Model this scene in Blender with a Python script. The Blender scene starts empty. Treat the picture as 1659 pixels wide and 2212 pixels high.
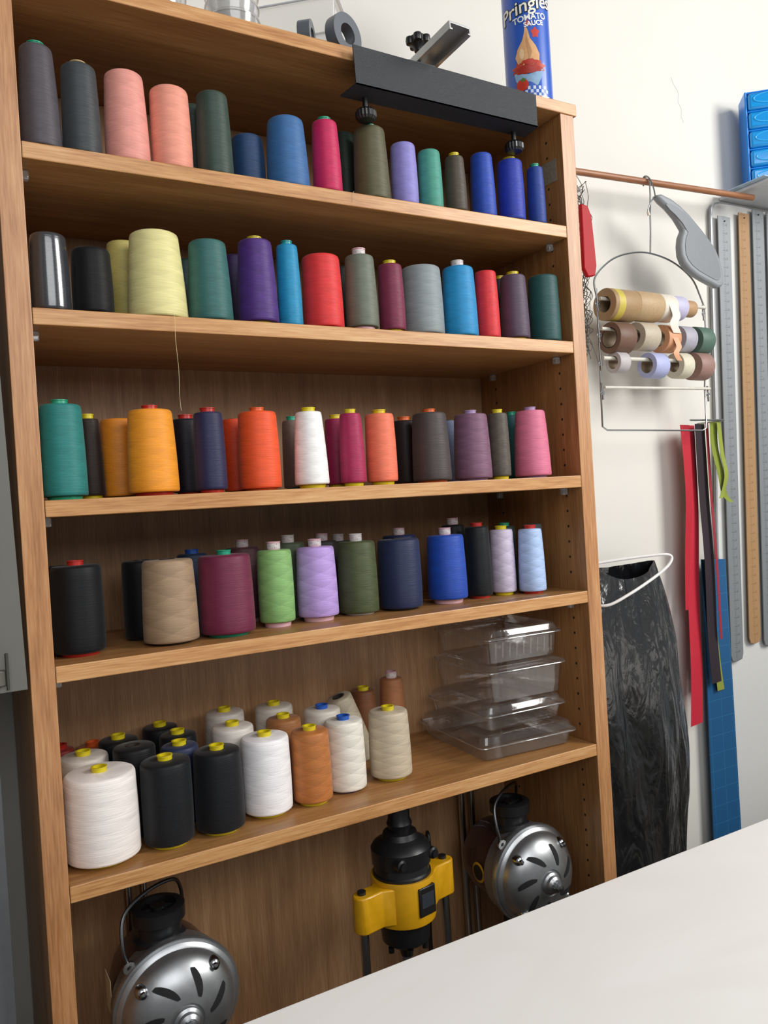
import bpy, bmesh, math, random
from mathutils import Vector, Matrix
random.seed(4)
scn=bpy.context.scene
col=scn.collection
PI=math.pi

def lin(c):
    c=c.lstrip('#'); o=[]
    for i in (0,2,4):
        x=int(c[i:i+2],16)/255
        o.append(x/12.92 if x<=.04045 else ((x+.055)/1.055)**2.4)
    return (o[0],o[1],o[2],1)

# ------------------------------------------------------------ materials
MC={}
def nmat(name):
    m=bpy.data.materials.new(name); m.use_nodes=True
    nt=m.node_tree; return m,nt,nt.nodes['Principled BSDF']
def N(nt,t,**k):
    n=nt.nodes.new(t)
    for a,b in k.items(): setattr(n,a,b)
    return n
def mathn(nt,op,a,b=None,c=None):
    n=N(nt,'ShaderNodeMath',operation=op)
    for i,x in enumerate((a,b,c)):
        if x is None: continue
        if isinstance(x,(int,float)): n.inputs[i].default_value=x
        else: nt.links.new(x,n.inputs[i])
    return n.outputs[0]
def plain(hexc,rough=.5,metal=0,noise=.06,scale=60,bump=0,coat=0,alpha=1,trans=0,spec=.5):
    key=('p',hexc,rough,metal,noise,scale,bump,coat,alpha,trans,spec)
    if key in MC: return MC[key]
    m,nt,b=nmat('mat_'+hexc.strip('#')); c=lin(hexc)
    tc=N(nt,'ShaderNodeTexCoord'); no=N(nt,'ShaderNodeTexNoise'); no.inputs['Scale'].default_value=scale; no.inputs['Detail'].default_value=5
    nt.links.new(tc.outputs['Object'],no.inputs['Vector'])
    mx=N(nt,'ShaderNodeMix',data_type='RGBA'); mx.inputs[6].default_value=[min(1,x*(1-noise*2)) for x in c[:3]]+[1]; mx.inputs[7].default_value=[min(1,x*(1+noise*2)) for x in c[:3]]+[1]
    nt.links.new(no.outputs[0],mx.inputs[0]); nt.links.new(mx.outputs[2],b.inputs['Base Color'])
    b.inputs['Roughness'].default_value=rough; b.inputs['Metallic'].default_value=metal
    b.inputs['Coat Weight'].default_value=coat; b.inputs['Alpha'].default_value=alpha
    b.inputs['Transmission Weight'].default_value=trans; b.inputs['Specular IOR Level'].default_value=spec
    if bump:
        bp=N(nt,'ShaderNodeBump'); bp.inputs['Strength'].default_value=bump; bp.inputs['Distance'].default_value=.002
        nt.links.new(no.outputs[0],bp.inputs['Height']); nt.links.new(bp.outputs[0],b.inputs['Normal'])
    MC[key]=m; return m
def clearplastic(name,tint,haze,base=.06,rough=.07):
    m=bpy.data.materials.new(name); m.use_nodes=True; nt=m.node_tree
    nt.nodes.remove(nt.nodes['Principled BSDF']); out=nt.nodes['Material Output']
    tr=N(nt,'ShaderNodeBsdfTransparent'); tr.inputs[0].default_value=tint
    gl=N(nt,'ShaderNodeBsdfGlossy'); gl.inputs['Roughness'].default_value=rough; gl.inputs[0].default_value=(1,1,1,1)
    df=N(nt,'ShaderNodeBsdfDiffuse'); df.inputs[0].default_value=(.8,.8,.78,1)
    lw=N(nt,'ShaderNodeLayerWeight'); lw.inputs[0].default_value=.35
    tc=N(nt,'ShaderNodeTexCoord'); no=N(nt,'ShaderNodeTexNoise'); no.inputs['Scale'].default_value=35; nt.links.new(tc.outputs['Object'],no.inputs[0])
    bp=N(nt,'ShaderNodeBump'); bp.inputs['Strength'].default_value=.25; bp.inputs['Distance'].default_value=.002; nt.links.new(no.outputs[0],bp.inputs['Height']); nt.links.new(bp.outputs[0],gl.inputs['Normal'])
    m1=N(nt,'ShaderNodeMixShader'); m1.inputs[0].default_value=haze; nt.links.new(tr.outputs[0],m1.inputs[1]); nt.links.new(df.outputs[0],m1.inputs[2])
    m2=N(nt,'ShaderNodeMixShader'); nt.links.new(mathn(nt,'ADD',mathn(nt,'MULTIPLY',lw.outputs['Fresnel'],.50),base),m2.inputs[0]); nt.links.new(m1.outputs[0],m2.inputs[1]); nt.links.new(gl.outputs[0],m2.inputs[2])
    nt.links.new(m2.outputs[0],out.inputs[0]); return m
clear=clearplastic('clear_plastic',(.98,.98,.975,1),.035,.045)
def wood(name,dark,mid,light,axis,rough=.42,coat=.12,fine=1.0,lo=.36,hi=.64):
    if name in MC: return MC[name]
    m,nt,b=nmat(name)
    tc=N(nt,'ShaderNodeTexCoord')
    def noi(sl,sc,det=6,dist=0):
        mp=N(nt,'ShaderNodeMapping'); s=[sc]*3; s[axis]=sl; mp.inputs['Scale'].default_value=s
        n=N(nt,'ShaderNodeTexNoise'); n.inputs['Scale'].default_value=1; n.inputs['Detail'].default_value=det; n.inputs['Roughness'].default_value=.6; n.inputs['Distortion'].default_value=dist
        nt.links.new(tc.outputs['Object'],mp.inputs[0]); nt.links.new(mp.outputs[0],n.inputs['Vector']); return n.outputs[0]
    a=noi(3.0,55*fine); c=noi(16,420*fine,3); d=noi(1.2,11,3,1.0)
    s=mathn(nt,'ADD',mathn(nt,'MULTIPLY',a,.40),mathn(nt,'ADD',mathn(nt,'MULTIPLY',c,.42),mathn(nt,'MULTIPLY',d,.18)))
    r=N(nt,'ShaderNodeValToRGB'); e=r.color_ramp.elements
    e[0].position=lo; e[0].color=lin(dark); e[1].position=hi; e[1].color=lin(light)
    x=e.new(.5); x.color=lin(mid)
    nt.links.new(s,r.inputs[0]); nt.links.new(r.outputs[0],b.inputs['Base Color'])
    b.inputs['Roughness'].default_value=rough; b.inputs['Coat Weight'].default_value=coat; b.inputs['Coat Roughness'].default_value=.25
    bp=N(nt,'ShaderNodeBump'); bp.inputs['Strength'].default_value=.15; bp.inputs['Distance'].default_value=.001
    nt.links.new(c,bp.inputs['Height']); nt.links.new(bp.outputs[0],b.inputs['Normal'])
    MC[name]=m; return m
STRONG={'#9b8165','#b497d8','#785269','#c6bbd2','#adc6ee','#c0b29a','#444e2c','#80ad67','#b36d33','#e4dfd3','#472472','#15181a','#514a40','#b1a68f'}
def thread(hexc,gloss=False):
    key=('t',hexc,gloss)
    if key in MC: return MC[key]
    m,nt,b=nmat('thread_'+hexc.strip('#')); c=lin(hexc)
    uv=N(nt,'ShaderNodeUVMap'); sx=N(nt,'ShaderNodeSeparateXYZ'); nt.links.new(uv.outputs[0],sx.inputs[0])
    U,V=sx.outputs[0],sx.outputs[1]
    k=random.choice([4.5,5.5,6.5]); strong=hexc in STRONG; darkc=max(c[:3])<.03
    w=N(nt,'ShaderNodeTexNoise'); w.inputs['Scale'].default_value=3; cw=N(nt,'ShaderNodeCombineXYZ'); nt.links.new(U,cw.inputs[0]); nt.links.new(V,cw.inputs[1]); nt.links.new(cw.outputs[0],w.inputs[0])
    def sn(sgn,ph):
        t=mathn(nt,'ADD',mathn(nt,'MULTIPLY',V,k),mathn(nt,'MULTIPLY',U,3.0*sgn))
        t=mathn(nt,'ADD',t,mathn(nt,'MULTIPLY',w.outputs[0],.5))
        return mathn(nt,'FRACT',mathn(nt,'ADD',t,ph))
    s1,s2=sn(1,0),sn(-1,.3)
    df=mathn(nt,'ADD',s1,mathn(nt,'MULTIPLY',s2,.9))
    amp=.16 if strong else .08
    cb=N(nt,'ShaderNodeCombineXYZ'); nt.links.new(mathn(nt,'MULTIPLY',U,3),cb.inputs[0])
    nt.links.new(mathn(nt,'ADD',mathn(nt,'MULTIPLY',V,120),mathn(nt,'MULTIPLY',U,7.0)),cb.inputs[1])
    no=N(nt,'ShaderNodeTexNoise'); no.inputs['Scale'].default_value=1; no.inputs['Detail'].default_value=3; nt.links.new(cb.outputs[0],no.inputs['Vector'])
    br=mathn(nt,'ADD',mathn(nt,'MULTIPLY',df,amp),mathn(nt,'ADD',mathn(nt,'MULTIPLY',no.outputs[0],.55),.71-amp))
    mx=N(nt,'ShaderNodeVectorMath',operation='SCALE'); mx.inputs[0].default_value=c[:3]; nt.links.new(br,mx.inputs['Scale'])
    nt.links.new(mx.outputs[0],b.inputs['Base Color'])
    b.inputs['Roughness'].default_value=.2 if gloss else .5
    b.inputs['Sheen Weight'].default_value=.08; b.inputs['Sheen Roughness'].default_value=.5
    b.inputs['Specular IOR Level'].default_value=.8 if gloss else (.22 if darkc else .42)
    if gloss: b.inputs['Coat Weight'].default_value=1; b.inputs['Coat Roughness'].default_value=.06
    bp=N(nt,'ShaderNodeBump'); bp.inputs['Strength'].default_value=.15 if gloss else (.3 if darkc else .5); bp.inputs['Distance'].default_value=.0012
    nt.links.new(no.outputs[0],bp.inputs['Height']); nt.links.new(bp.outputs[0],b.inputs['Normal'])
    MC[key]=m; return m

# ------------------------------------------------------------ mesh builder
class MB:
    def __init__(s): s.v=[];s.f=[];s.m=[];s.uv=[]
    def add(s,v,f,mi=0,uv=None,M=None):
        o=len(s.v)
        for p in v:
            p=Vector(p); s.v.append(M@p if M else p)
        for i,q in enumerate(f):
            s.f.append([a+o for a in q]); s.m.append(mi); s.uv.append(uv[i] if uv else [(0,0)]*len(q))
        return s
    def box(s,x0,x1,y0,y1,z0,z1,mi=0,M=None):
        v=[(x,y,z) for z in(z0,z1) for y in(y0,y1) for x in(x0,x1)]
        return s.add(v,[(0,2,3,1),(4,5,7,6),(0,1,5,4),(2,6,7,3),(0,4,6,2),(1,3,7,5)],mi,None,M)
    def lathe(s,prof,n=32,mi=0,M=None,ridge=0):
        v=[];f=[];uv=[]; L=len(prof); h=max(p[1] for p in prof) or 1
        for i in range(n):
            a=2*PI*i/n; k=1-(ridge if i%2 else 0)
            for r,z in prof: v.append((r*k*math.cos(a),r*k*math.sin(a),z))
        for i in range(n):
            j=(i+1)%n
            for q in range(L-1):
                f.append((i*L+q,j*L+q,j*L+q+1,i*L+q+1))
                uv.append([(i/n,prof[q][1]/h),((i+1)/n,prof[q][1]/h),((i+1)/n,prof[q+1][1]/h),(i/n,prof[q+1][1]/h)])
        return s.add(v,f,mi,uv,M)
    def cyl(s,p0,p1,r,n=20,mi=0,r1=None):
        p0,p1=Vector(p0),Vector(p1); d=p1-p0; L=d.length
        M=Matrix.Translation(p0)@d.to_track_quat('Z','Y').to_matrix().to_4x4()
        r1=r if r1 is None else r1
        return s.lathe([(0.0001,0),(r,0),(r1,L),(0.0001,L)],n,mi,M)
    def tube(s,pts,r,n=8,mi=0,closed=False):
        pts=[Vector(p) for p in pts]; v=[];f=[]; K=len(pts); up=None
        for i,p in enumerate(pts):
            a=pts[(i-1)%K] if (closed or i>0) else p; b=pts[(i+1)%K] if (closed or i<K-1) else p
            t=(b-a).normalized()
            if up is None:
                up=Vector((0,0,1)) if abs(t.z)<.9 else Vector((0,1,0))
            u=(up-t*up.dot(t)).normalized(); up=u; w=t.cross(u)
            for j in range(n):
                an=2*PI*j/n; v.append(p+u*(r*math.cos(an))+w*(r*math.sin(an)))
        for i in range(K if closed else K-1):
            k=(i+1)%K
            for j in range(n):
                l=(j+1)%n; f.append((i*n+j,i*n+l,k*n+l,k*n+j))
        if not closed:
            f.append(tuple(range(n-1,-1,-1))); f.append(tuple((K-1)*n+j for j in range(n)))
        return s.add(v,f,mi)
    def prism(s,poly,y0,y1,mi=0,M=None):
        n=len(poly); v=[(x,y0,z) for x,z in poly]+[(x,y1,z) for x,z in poly]
        f=[tuple(range(n)),tuple(range(2*n-1,n-1,-1))]+[(i,i+n,(i+1)%n+n,(i+1)%n) for i in range(n)]
        return s.add(v,f,mi,None,M)
    def strip(s,pts,wid,mi=0,dirv=(1,0,0),th=.0006):
        d=Vector(dirv).normalized(); v=[];f=[]
        for i,p in enumerate(pts):
            w=wid[i] if isinstance(wid,list) else wid; p=Vector(p); nrm=Vector((0,1,0))*th
            v+=[p-d*w/2,p+d*w/2,p+d*w/2+nrm,p-d*w/2+nrm]
        for i in range(len(pts)-1):
            a=i*4;b=a+4
            for j in range(4): k=(j+1)%4; f.append((a+j,a+k,b+k,b+j))
        f.append((3,2,1,0)); e=(len(pts)-1)*4; f.append((e,e+1,e+2,e+3))
        return s.add(v,f,mi)
def smooth_path(pts,n=6,closed=False):
    pts=[Vector(p) for p in pts]; K=len(pts); out=[]
    rng=K if closed else K-1
    for i in range(rng):
        if closed: a,b,c,d=pts[(i-1)%K],pts[i],pts[(i+1)%K],pts[(i+2)%K]
        else: a,b,c,d=pts[max(i-1,0)],pts[i],pts[i+1],pts[min(i+2,K-1)]
        for j in range(n):
            t=j/n; out.append(.5*((2*b)+(c-a)*t+(2*a-5*b+4*c-d)*t*t+(3*b-a-3*c+d)*t**3))
    if not closed: out.append(pts[-1])
    return out
def mkobj(name,mb,mats,smooth=35,bevel=0,parent=None,loc=None,rot=None):
    me=bpy.data.meshes.new(name); me.from_pydata([tuple(p) for p in mb.v],[],mb.f)
    uvl=me.uv_layers.new(name='UVMap'); k=0
    for u in mb.uv:
        for q in u: uvl.data[k].uv=q; k+=1
    for m in (mats if isinstance(mats,list) else [mats]): me.materials.append(m)
    for i,p in enumerate(me.polygons): p.material_index=mb.m[i]
    bm=bmesh.new(); bm.from_mesh(me); bmesh.ops.recalc_face_normals(bm,faces=bm.faces); bm.to_mesh(me); bm.free()
    if smooth: me.shade_smooth(); me.set_sharp_from_angle(angle=math.radians(smooth))
    o=bpy.data.objects.new(name,me); col.objects.link(o)
    if bevel:
        b=o.modifiers.new('Bevel','BEVEL'); b.width=bevel; b.segments=2; b.limit_method='ANGLE'
    if parent: o.parent=parent
    if loc: o.location=loc
    if rot: o.rotation_euler=rot
    return o
def tag(o,label,cat,group=None):
    o['label']=label; o['category']=cat
    if group: o['group']=group
    return o
def root(name,label,cat,loc=(0,0,0),group=None,rot=None):
    o=bpy.data.objects.new(name,None); o.empty_display_size=.03; col.objects.link(o); o.location=loc
    if rot: o.rotation_euler=rot
    return tag(o,label,cat,group)
def ymat(x,y,z): return Matrix.Translation((x,y,z))@Matrix.Rotation(PI/2,4,'X')
def xmat(x,y,z): return Matrix.Translation((x,y,z))@Matrix.Rotation(PI/2,4,'Y')

# ------------------------------------------------------------ camera
f=1736.76; C=Vector((-.1472,-1.2269,1.4164)); ya,pi_,ro=.5179,-.0103,-.0605
fw=Vector((math.sin(ya)*math.cos(pi_),math.cos(ya)*math.cos(pi_),math.sin(pi_)))
r0=Vector((math.cos(ya),-math.sin(ya),0)); u0=r0.cross(fw)
rr=r0*math.cos(ro)+u0*math.sin(ro); uu=-r0*math.sin(ro)+u0*math.cos(ro)
cam=bpy.data.cameras.new('camera'); co=bpy.data.objects.new('camera',cam); col.objects.link(co)
M=Matrix((rr,uu,-fw)).transposed().to_4x4(); M.translation=C; co.matrix_world=M
cam.sensor_fit='VERTICAL'; cam.sensor_height=36; cam.sensor_width=27; cam.lens=f/2212*36; cam.clip_start=.02
scn.camera=co

# ------------------------------------------------------------ room
wallm=plain('#d8d5cd',.75,noise=.02,scale=3,bump=0)
def struct(name,mb,mat,**k):
    o=mkobj(name,mb,mat,smooth=0,**k); o['kind']='structure'; return o
wb=struct('wall_back',MB().box(-2.2,3.6,.34,.46,0,3.3),wallm)
struct('floor',MB().box(-2.2,3.6,-3.6,.46,-.08,0),plain('#5f5a52',.6))
cr=smooth_path([(1.775,.3398,2.585),(1.785,.3398,2.566),(1.803,.3398,2.545),(1.80,.3398,2.52),(1.812,.3398,2.50),(1.809,.3398,2.48),(1.818,.3398,2.463)],3)
ck=mkobj('crack',MB().tube(cr,.0004,5),plain('#b5b0a6',.9),parent=wb)
door=struct('door_1',MB().box(-.95,-.075,.06,.10,.0,2.15),plain('#6c6f70',.6))

# ------------------------------------------------------------ bookcase
Wx=1.02; T=.0242; Zs=[1.959,1.7238,1.45,1.2135,.8984]
wX=wood('wood_shelf','#855a31','#9f7040','#b48753',0)
wXe=wood('wood_edge','#a26c3b','#c08c56','#d2a672',0,fine=.8,lo=.38,hi=.62)
wZ=wood('wood_side','#805530','#9b6c3f','#b18252',2)
wZe=wood('wood_side_edge','#96643a','#b37e50','#c69666',2,fine=.8,lo=.38,hi=.62)
wB=wood('wood_back','#86613f','#a57c55','#c09a72',2,rough=.5,coat=.05,lo=.32,hi=.68,fine=1.1)
bc=root('bookcase','tall open oak veneer bookcase filled with thread cones','bookcase')
dark=plain('#20150d',.9)
def panel(x0,x1,y0,y1,z0,z1):
    mb=MB().box(x0,x1,y0,y1,z0,z1); mb.m=[0,0,1,0,0,0]
    return mb
for x0,x1,inn in ((-.033,0,0),(Wx,1.055,1)):
    mb=panel(x0,x1,0,.32,0,2.188)
    xi=x1+.0002 if not inn else x0-.0002
    for yy in (.046,.262):
        z=.45
        while z<2.15:
            if min(abs(z-zz) for zz in Zs)>.02:
                mb.lathe([(.0001,0),(.0028,0)],10,2,Matrix.Translation((xi,yy,z))@Matrix.Rotation(-PI/2,4,'Y'))
            z+=.032
    mkobj('side_panel',mb,[wZ,wZe,dark],smooth=0,bevel=.001,parent=bc)
mkobj('top_panel',panel(-.036,1.063,-.002,.32,2.188,2.212),[wX,wXe],smooth=0,bevel=.0015,parent=bc)
mkobj('back_panel',MB().box(-.03,1.05,.3205,.328,.1,2.2),wB,smooth=0,parent=bc)
pinm=clearplastic('pin_plastic',(.85,.88,.9,1),.2)
for z in Zs+[.33]:
    mkobj('shelf',panel(0.0005,Wx-.0005,0,.3195,z-T,z),[wX,wXe],smooth=0,bevel=.0015,parent=bc)
    for xx in (.001,Wx-.001-.012):
        for yy in (.04,.256):
            mkobj('shelf_pin',MB().box(xx,xx+.012,yy,yy+.012,z-T-.014,z-T-.0002),pinm,bevel=.002,parent=bc)
st=mkobj('sticker',MB().box(Wx-.0006,Wx-.0002,.02,.075,2.06,2.105),plain('#8d8372',.6,noise=.25,scale=200),parent=bc,smooth=0); st['label']='small printed paper sticker'
mkobj('cam_lock_cap',MB().lathe([(.0001,.001),(.009,.001),(.009,0)],20,0,Matrix.Translation((Wx,.10,2.06))@Matrix.Rotation(-PI/2,4,'Y')),plain('#5b3520',.6),parent=bc)

# ------------------------------------------------------------ thread cones
TUBE={'green':'#1f9c78','tan':'#b49a6a','yellow':'#d3c01a','red':'#b8271e','orange':'#dc6228','blue':'#1d55b0','pink':'#d9aeb6','lilac':'#a98fb8','white':'#d4d0cb','teal':'#1c8f8c','none':None}
m,nt,b=nmat('tube_label'); uvn=N(nt,'ShaderNodeUVMap'); brk=N(nt,'ShaderNodeTexBrick'); brk.inputs['Scale'].default_value=1; brk.inputs['Brick Width'].default_value=.045; brk.inputs['Row Height'].default_value=.34; brk.inputs['Mortar Size'].default_value=.012
brk.inputs['Color1'].default_value=lin('#d8d0ce'); brk.inputs['Color2'].default_value=lin('#8d6f78'); brk.inputs['Mortar'].default_value=lin('#d8d0ce'); brk.inputs['Bias'].default_value=-.2
nt.links.new(uvn.outputs[0],brk.inputs['Vector']); nt.links.new(brk.outputs[0],b.inputs['Base Color']); labm=m
def cone(k,x,yf,r,rt,h,hexc,cname,tube,back=False,gloss=False,tilt=None,dz=0):
    z=Zs[k]; y=yf+r if not back else yf
    sh=['top','second','third','fourth','fifth'][k]
    lab=f"{cname} thread cone"+(f" with {tube} tube" if tube!='none' else '')+f" on the {sh} shelf"
    o=root('thread_cone',lab,'thread spool',(x/1000,y/1000,z+.0003+dz),f"thread cones on the {sh} shelf",rot=tilt)
    r,rt,h=r/1000,rt/1000,h/1000
    b0={'pink':.009,'yellow':.0065,'red':.0055,'green':.0055}.get(tube,.004)
    tr=min(.0115,rt*.5)
    prof=[(tr*.9,b0)]+[(r*.95,b0),(r*.985,b0+.0012),(r,b0+.004)]
    for i in range(1,9):
        t=i/9; prof.append((r+(rt-r)*t+ .0008*math.sin(t*PI),b0+.004+(h-b0-.011)*t))
    prof+=[(rt*1.0,h-.006),(rt*.965,h-.0022),(rt*.9,h-.0005),(tr*.95,h+.0003)]
    mkobj('thread_winding',MB().lathe(prof,48),thread(hexc,gloss),smooth=50,parent=o)
    tc=TUBE[tube] or '#3a3532'
    lb=tube in('pink','white')
    mb=MB(); top=h+(.014 if lb else .0075 if tube!='none' else .001)
    mb.lathe([(r*.45,0),(r*.72,0),(r*.76,b0*.85),(r*.70,b0+.001),(tr,h-.01),(tr,top-.002),(tr+.0009,top-.0015),(tr+.0009,top),(tr-.0022,top),(tr-.003,h-.03),(r*.45,0)],28)
    mkobj('spool_tube',mb,plain(tc,.35,noise=.03),smooth=40,parent=o)
    if lb:
        q=mkobj('tube_label',MB().lathe([(tr+.0004,0),(tr+.0004,.009)],28),labm,parent=o,loc=(0,0,h+.002)); q['label']='printed white paper label ring'
    return o
D=[
(0,33,12,30,23,156,'#4b464b','dark grey','green'),(0,91,12,28,25,139,'#363b3e','charcoal','tan'),(0,159,12,34,29,144,'#dd9487','pink','none'),(0,228,12,32,30,133,'#e69680','salmon pink','none'),(0,298,12,29,25,139,'#2f4238','dark green','none'),(0,370,50,29,27,98,'#1a3c63','short navy','none'),(0,430,12,37,31,125,'#33659a','large denim blue','none'),(0,500,12,26,22,130,'#be1852','magenta','green'),(0,594,12,33,28,137,'#555236','olive green','green'),(0,659,12,25,23,117,'#8881c4','lavender','none'),(0,715,12,23,21,113,'#439280','sea green','none'),(0,772,12,21,18,111,'#4a4034','dark brown','yellow'),(0,840,12,25,21,128,'#1c44a8','royal blue','none'),(0,912,12,27,25,127,'#1d34a0','royal blue','yellow'),(0,970,12,18,16,120,'#1a3a8a','deep blue','green'),
(1,33,15,28,25,117,'#33353a','dark grey plastic-wrapped','none'),(1,93,15,30,28,102,'#08080a','short black','none'),(1,194,12,47,38,141,'#dcd493','large pale yellow','none'),(1,277,12,36,30,134,'#2d625f','teal green','none'),(1,359,12,34,28,144,'#472472','purple','yellow'),(1,415,20,21,18,142,'#0a86b2','cyan','teal'),(1,481,12,36,33,131,'#d62d2d','bright red','none'),(1,555,12,29,26,137,'#676e60','grey green','pink'),(1,615,12,24,22,126,'#742040','burgundy','yellow'),(1,692,12,40,37,132,'#879092','light grey','none'),(1,774,12,34,30,138,'#1687be','sky blue','white'),(1,834,14,24,21,134,'#d12830','red','none'),(1,905,12,29,25,133,'#524054','dusky mauve','yellow'),(1,986,12,32,30,139,'#1a4b4a','dark teal','none'),
(2,35,12,33,30,141,'#1c7671','teal','green'),(2,169,15,39,34,135,'#ea941f','orange','red'),(2,258,15,25,23,130,'#1d1e44','navy blue','red'),(2,348,20,35,32,133,'#e5501d','orange red','orange'),(2,437,12,30,23,132,'#f0eeec','white','yellow'),(2,516,15,23,19,129,'#a01a4c','crimson','yellow'),(2,578,15,28,26,129,'#e97556','coral','yellow'),(2,692,15,37,32,132,'#423a39','charcoal brown','orange'),(2,788,15,37,32,130,'#785269','dusty mauve','lilac'),(2,846,20,21,19,131,'#514a40','dark taupe','yellow'),(2,936,12,37,30,137,'#d4708d','pink','lilac'),
(3,48,43,38,37,137,'#0e1013','black','red'),(3,187,31,44,40,134,'#9b8165','khaki beige','none'),(3,282,30,46,43,134,'#6a1b3c','wide burgundy','green'),(3,379,64,31,30,134,'#80ad67','light green','pink'),(3,460,62,37,34,133,'#b497d8','lilac','pink'),(3,549,72,37,35,136,'#444e2c','olive green','white'),(3,635,58,41,40,134,'#162348','navy blue','none'),(3,742,58,39,36,134,'#1445a8','royal blue','pink'),(3,825,78,26,24,145,'#15181a','black','red'),(3,886,77,26,24,135,'#c6bbd2','pale lilac grey','yellow'),(3,936,43,28,24,133,'#adc6ee','light blue','red'),
(4,62,17,55,53,134,'#f3ebe5','large white','yellow'),(4,161,26,39,39,133,'#15171a','black','yellow'),(4,246,26,40,38,132,'#131519','black','yellow'),(4,337,44,42,41,132,'#f2f0f1','white','yellow'),(4,420,47,35,33,127,'#b36d33','golden brown','yellow'),(4,497,65,37,35,127,'#e4dfd3','off-white','blue'),(4,593,64,40,37,127,'#c0b29a','beige','yellow'),
]
for i,d in enumerate(D):
    cone(*d,gloss=(d[6]=='#33353a'))
BK=[
(0,283,100,28,24,142,'#223529','dark green','none'),(0,573,105,24,20,151,'#1c2a22','blackish green','none'),
(1,161,130,30,26,146,'#b9ae62','mustard yellow','none'),(1,285,200,25,22,150,'#1c3a3a','dark teal','none'),(1,360,150,29,24,150,'#2c1a4a','dark purple','none'),(1,578,150,22,20,150,'#2a2f2c','dark grey','none'),(1,936,120,19,16,150,'#352c36','dark mauve','yellow'),
(2,83,100,21,17,127,'#2a211c','blackish brown','yellow'),(2,136,131,34,29,130,'#d17f1a','amber orange','none'),(2,247,130,27,24,130,'#15131c','black','red'),(2,334,130,24,22,130,'#d0421a','rust orange','none'),(2,452,150,21,18,130,'#6d5a50','taupe','green'),(2,518,101,25,20,127,'#901a48','crimson','yellow'),(2,678,122,27,24,126,'#231c1b','black brown','orange'),(2,812,160,24,21,130,'#66708c','grey blue','none'),(2,954,130,22,18,138,'#1f5a5c','teal','green'),
(3,32,157,29,28,134,'#101113','black','none'),(3,165,157,34,33,132,'#0f1012','black','none'),(3,264,200,29,27,134,'#20304f','dusty navy','blue'),(3,359,200,33,31,138,'#55343c','dusty plum','pink'),(3,438,170,32,30,141,'#4d5a44','dusty green','white'),(3,522,200,31,29,138,'#3c3a3a','dusty grey','pink'),(3,577,240,32,30,133,'#47473a','dusty olive','white'),(3,681,172,36,34,138,'#182450','navy blue','pink'),(3,924,140,24,22,139,'#1d3631','dark green','green'),(3,985,120,22,20,140,'#5a5c60','grey','none'),(3,812,170,26,24,150,'#14171b','black','pink'),
(4,55,172,40,39,136,'#cfc6bb','dusty white','yellow'),(4,32,270,24,23,128,'#8d2a22','dark red','red'),(4,88,280,29,28,120,'#b8622c','orange brown','orange'),(4,130,141,34,34,144,'#101113','black','none'),(4,120,218,34,33,140,'#101113','black','yellow'),(4,206,277,33,32,133,'#121318','black','yellow'),(4,219,203,33,32,133,'#121317','black','yellow'),(4,202,131,32,31,133,'#1f2a4a','navy blue','yellow'),(4,308,167,38,37,138,'#dcd5cc','dusty white','yellow'),(4,320,246,37,36,146,'#cfc8be','dusty white','yellow'),(4,419,246,37,36,140,'#d3cbbf','cream','yellow'),(4,407,170,33,32,133,'#9a6436','golden brown','yellow'),(4,490,178,36,35,134,'#d5cec2','off-white','blue'),(4,629,270,28,24,130,'#7a4a2a','brown','yellow'),(4,687,250,27,24,150,'#a56c43','copper brown','pink'),
]
for d in BK: cone(*d,back=True)
cone(4,590,215,30,26,140,'#b1a68f','grubby beige leaning','none',back=True,tilt=(0,math.radians(-19),0),dz=.0078)
def loose(name,pts,hexc,lab,r=.00026):
    tag(mkobj(name,MB().tube(smooth_path(pts,8),r,5),plain(hexc,.8)),lab,'thread')
loose('loose_thread',[(.196,.01,1.7285),(.200,.003,1.7255),(.202,-.0035,1.722),(.201,-.004,1.69),(.203,-.004,1.64),(.202,-.004,1.60),(.203,-.004,1.578)],'#e8dfa8','pale yellow loose thread hanging from the second shelf')
loose('loose_thread',[(.515,.01,1.9593),(.53,.002,1.9594),(.528,-.002,1.958),(.527,-.0022,1.94)],'#c8c0b0','pale loose thread over the top shelf edge')
loose('loose_thread',[(.75,.03,1.2139),(.80,.012,1.2139),(.85,.02,1.2139),(.92,.01,1.2139)],'#26282c','dark loose thread lying on the fourth shelf')

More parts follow.
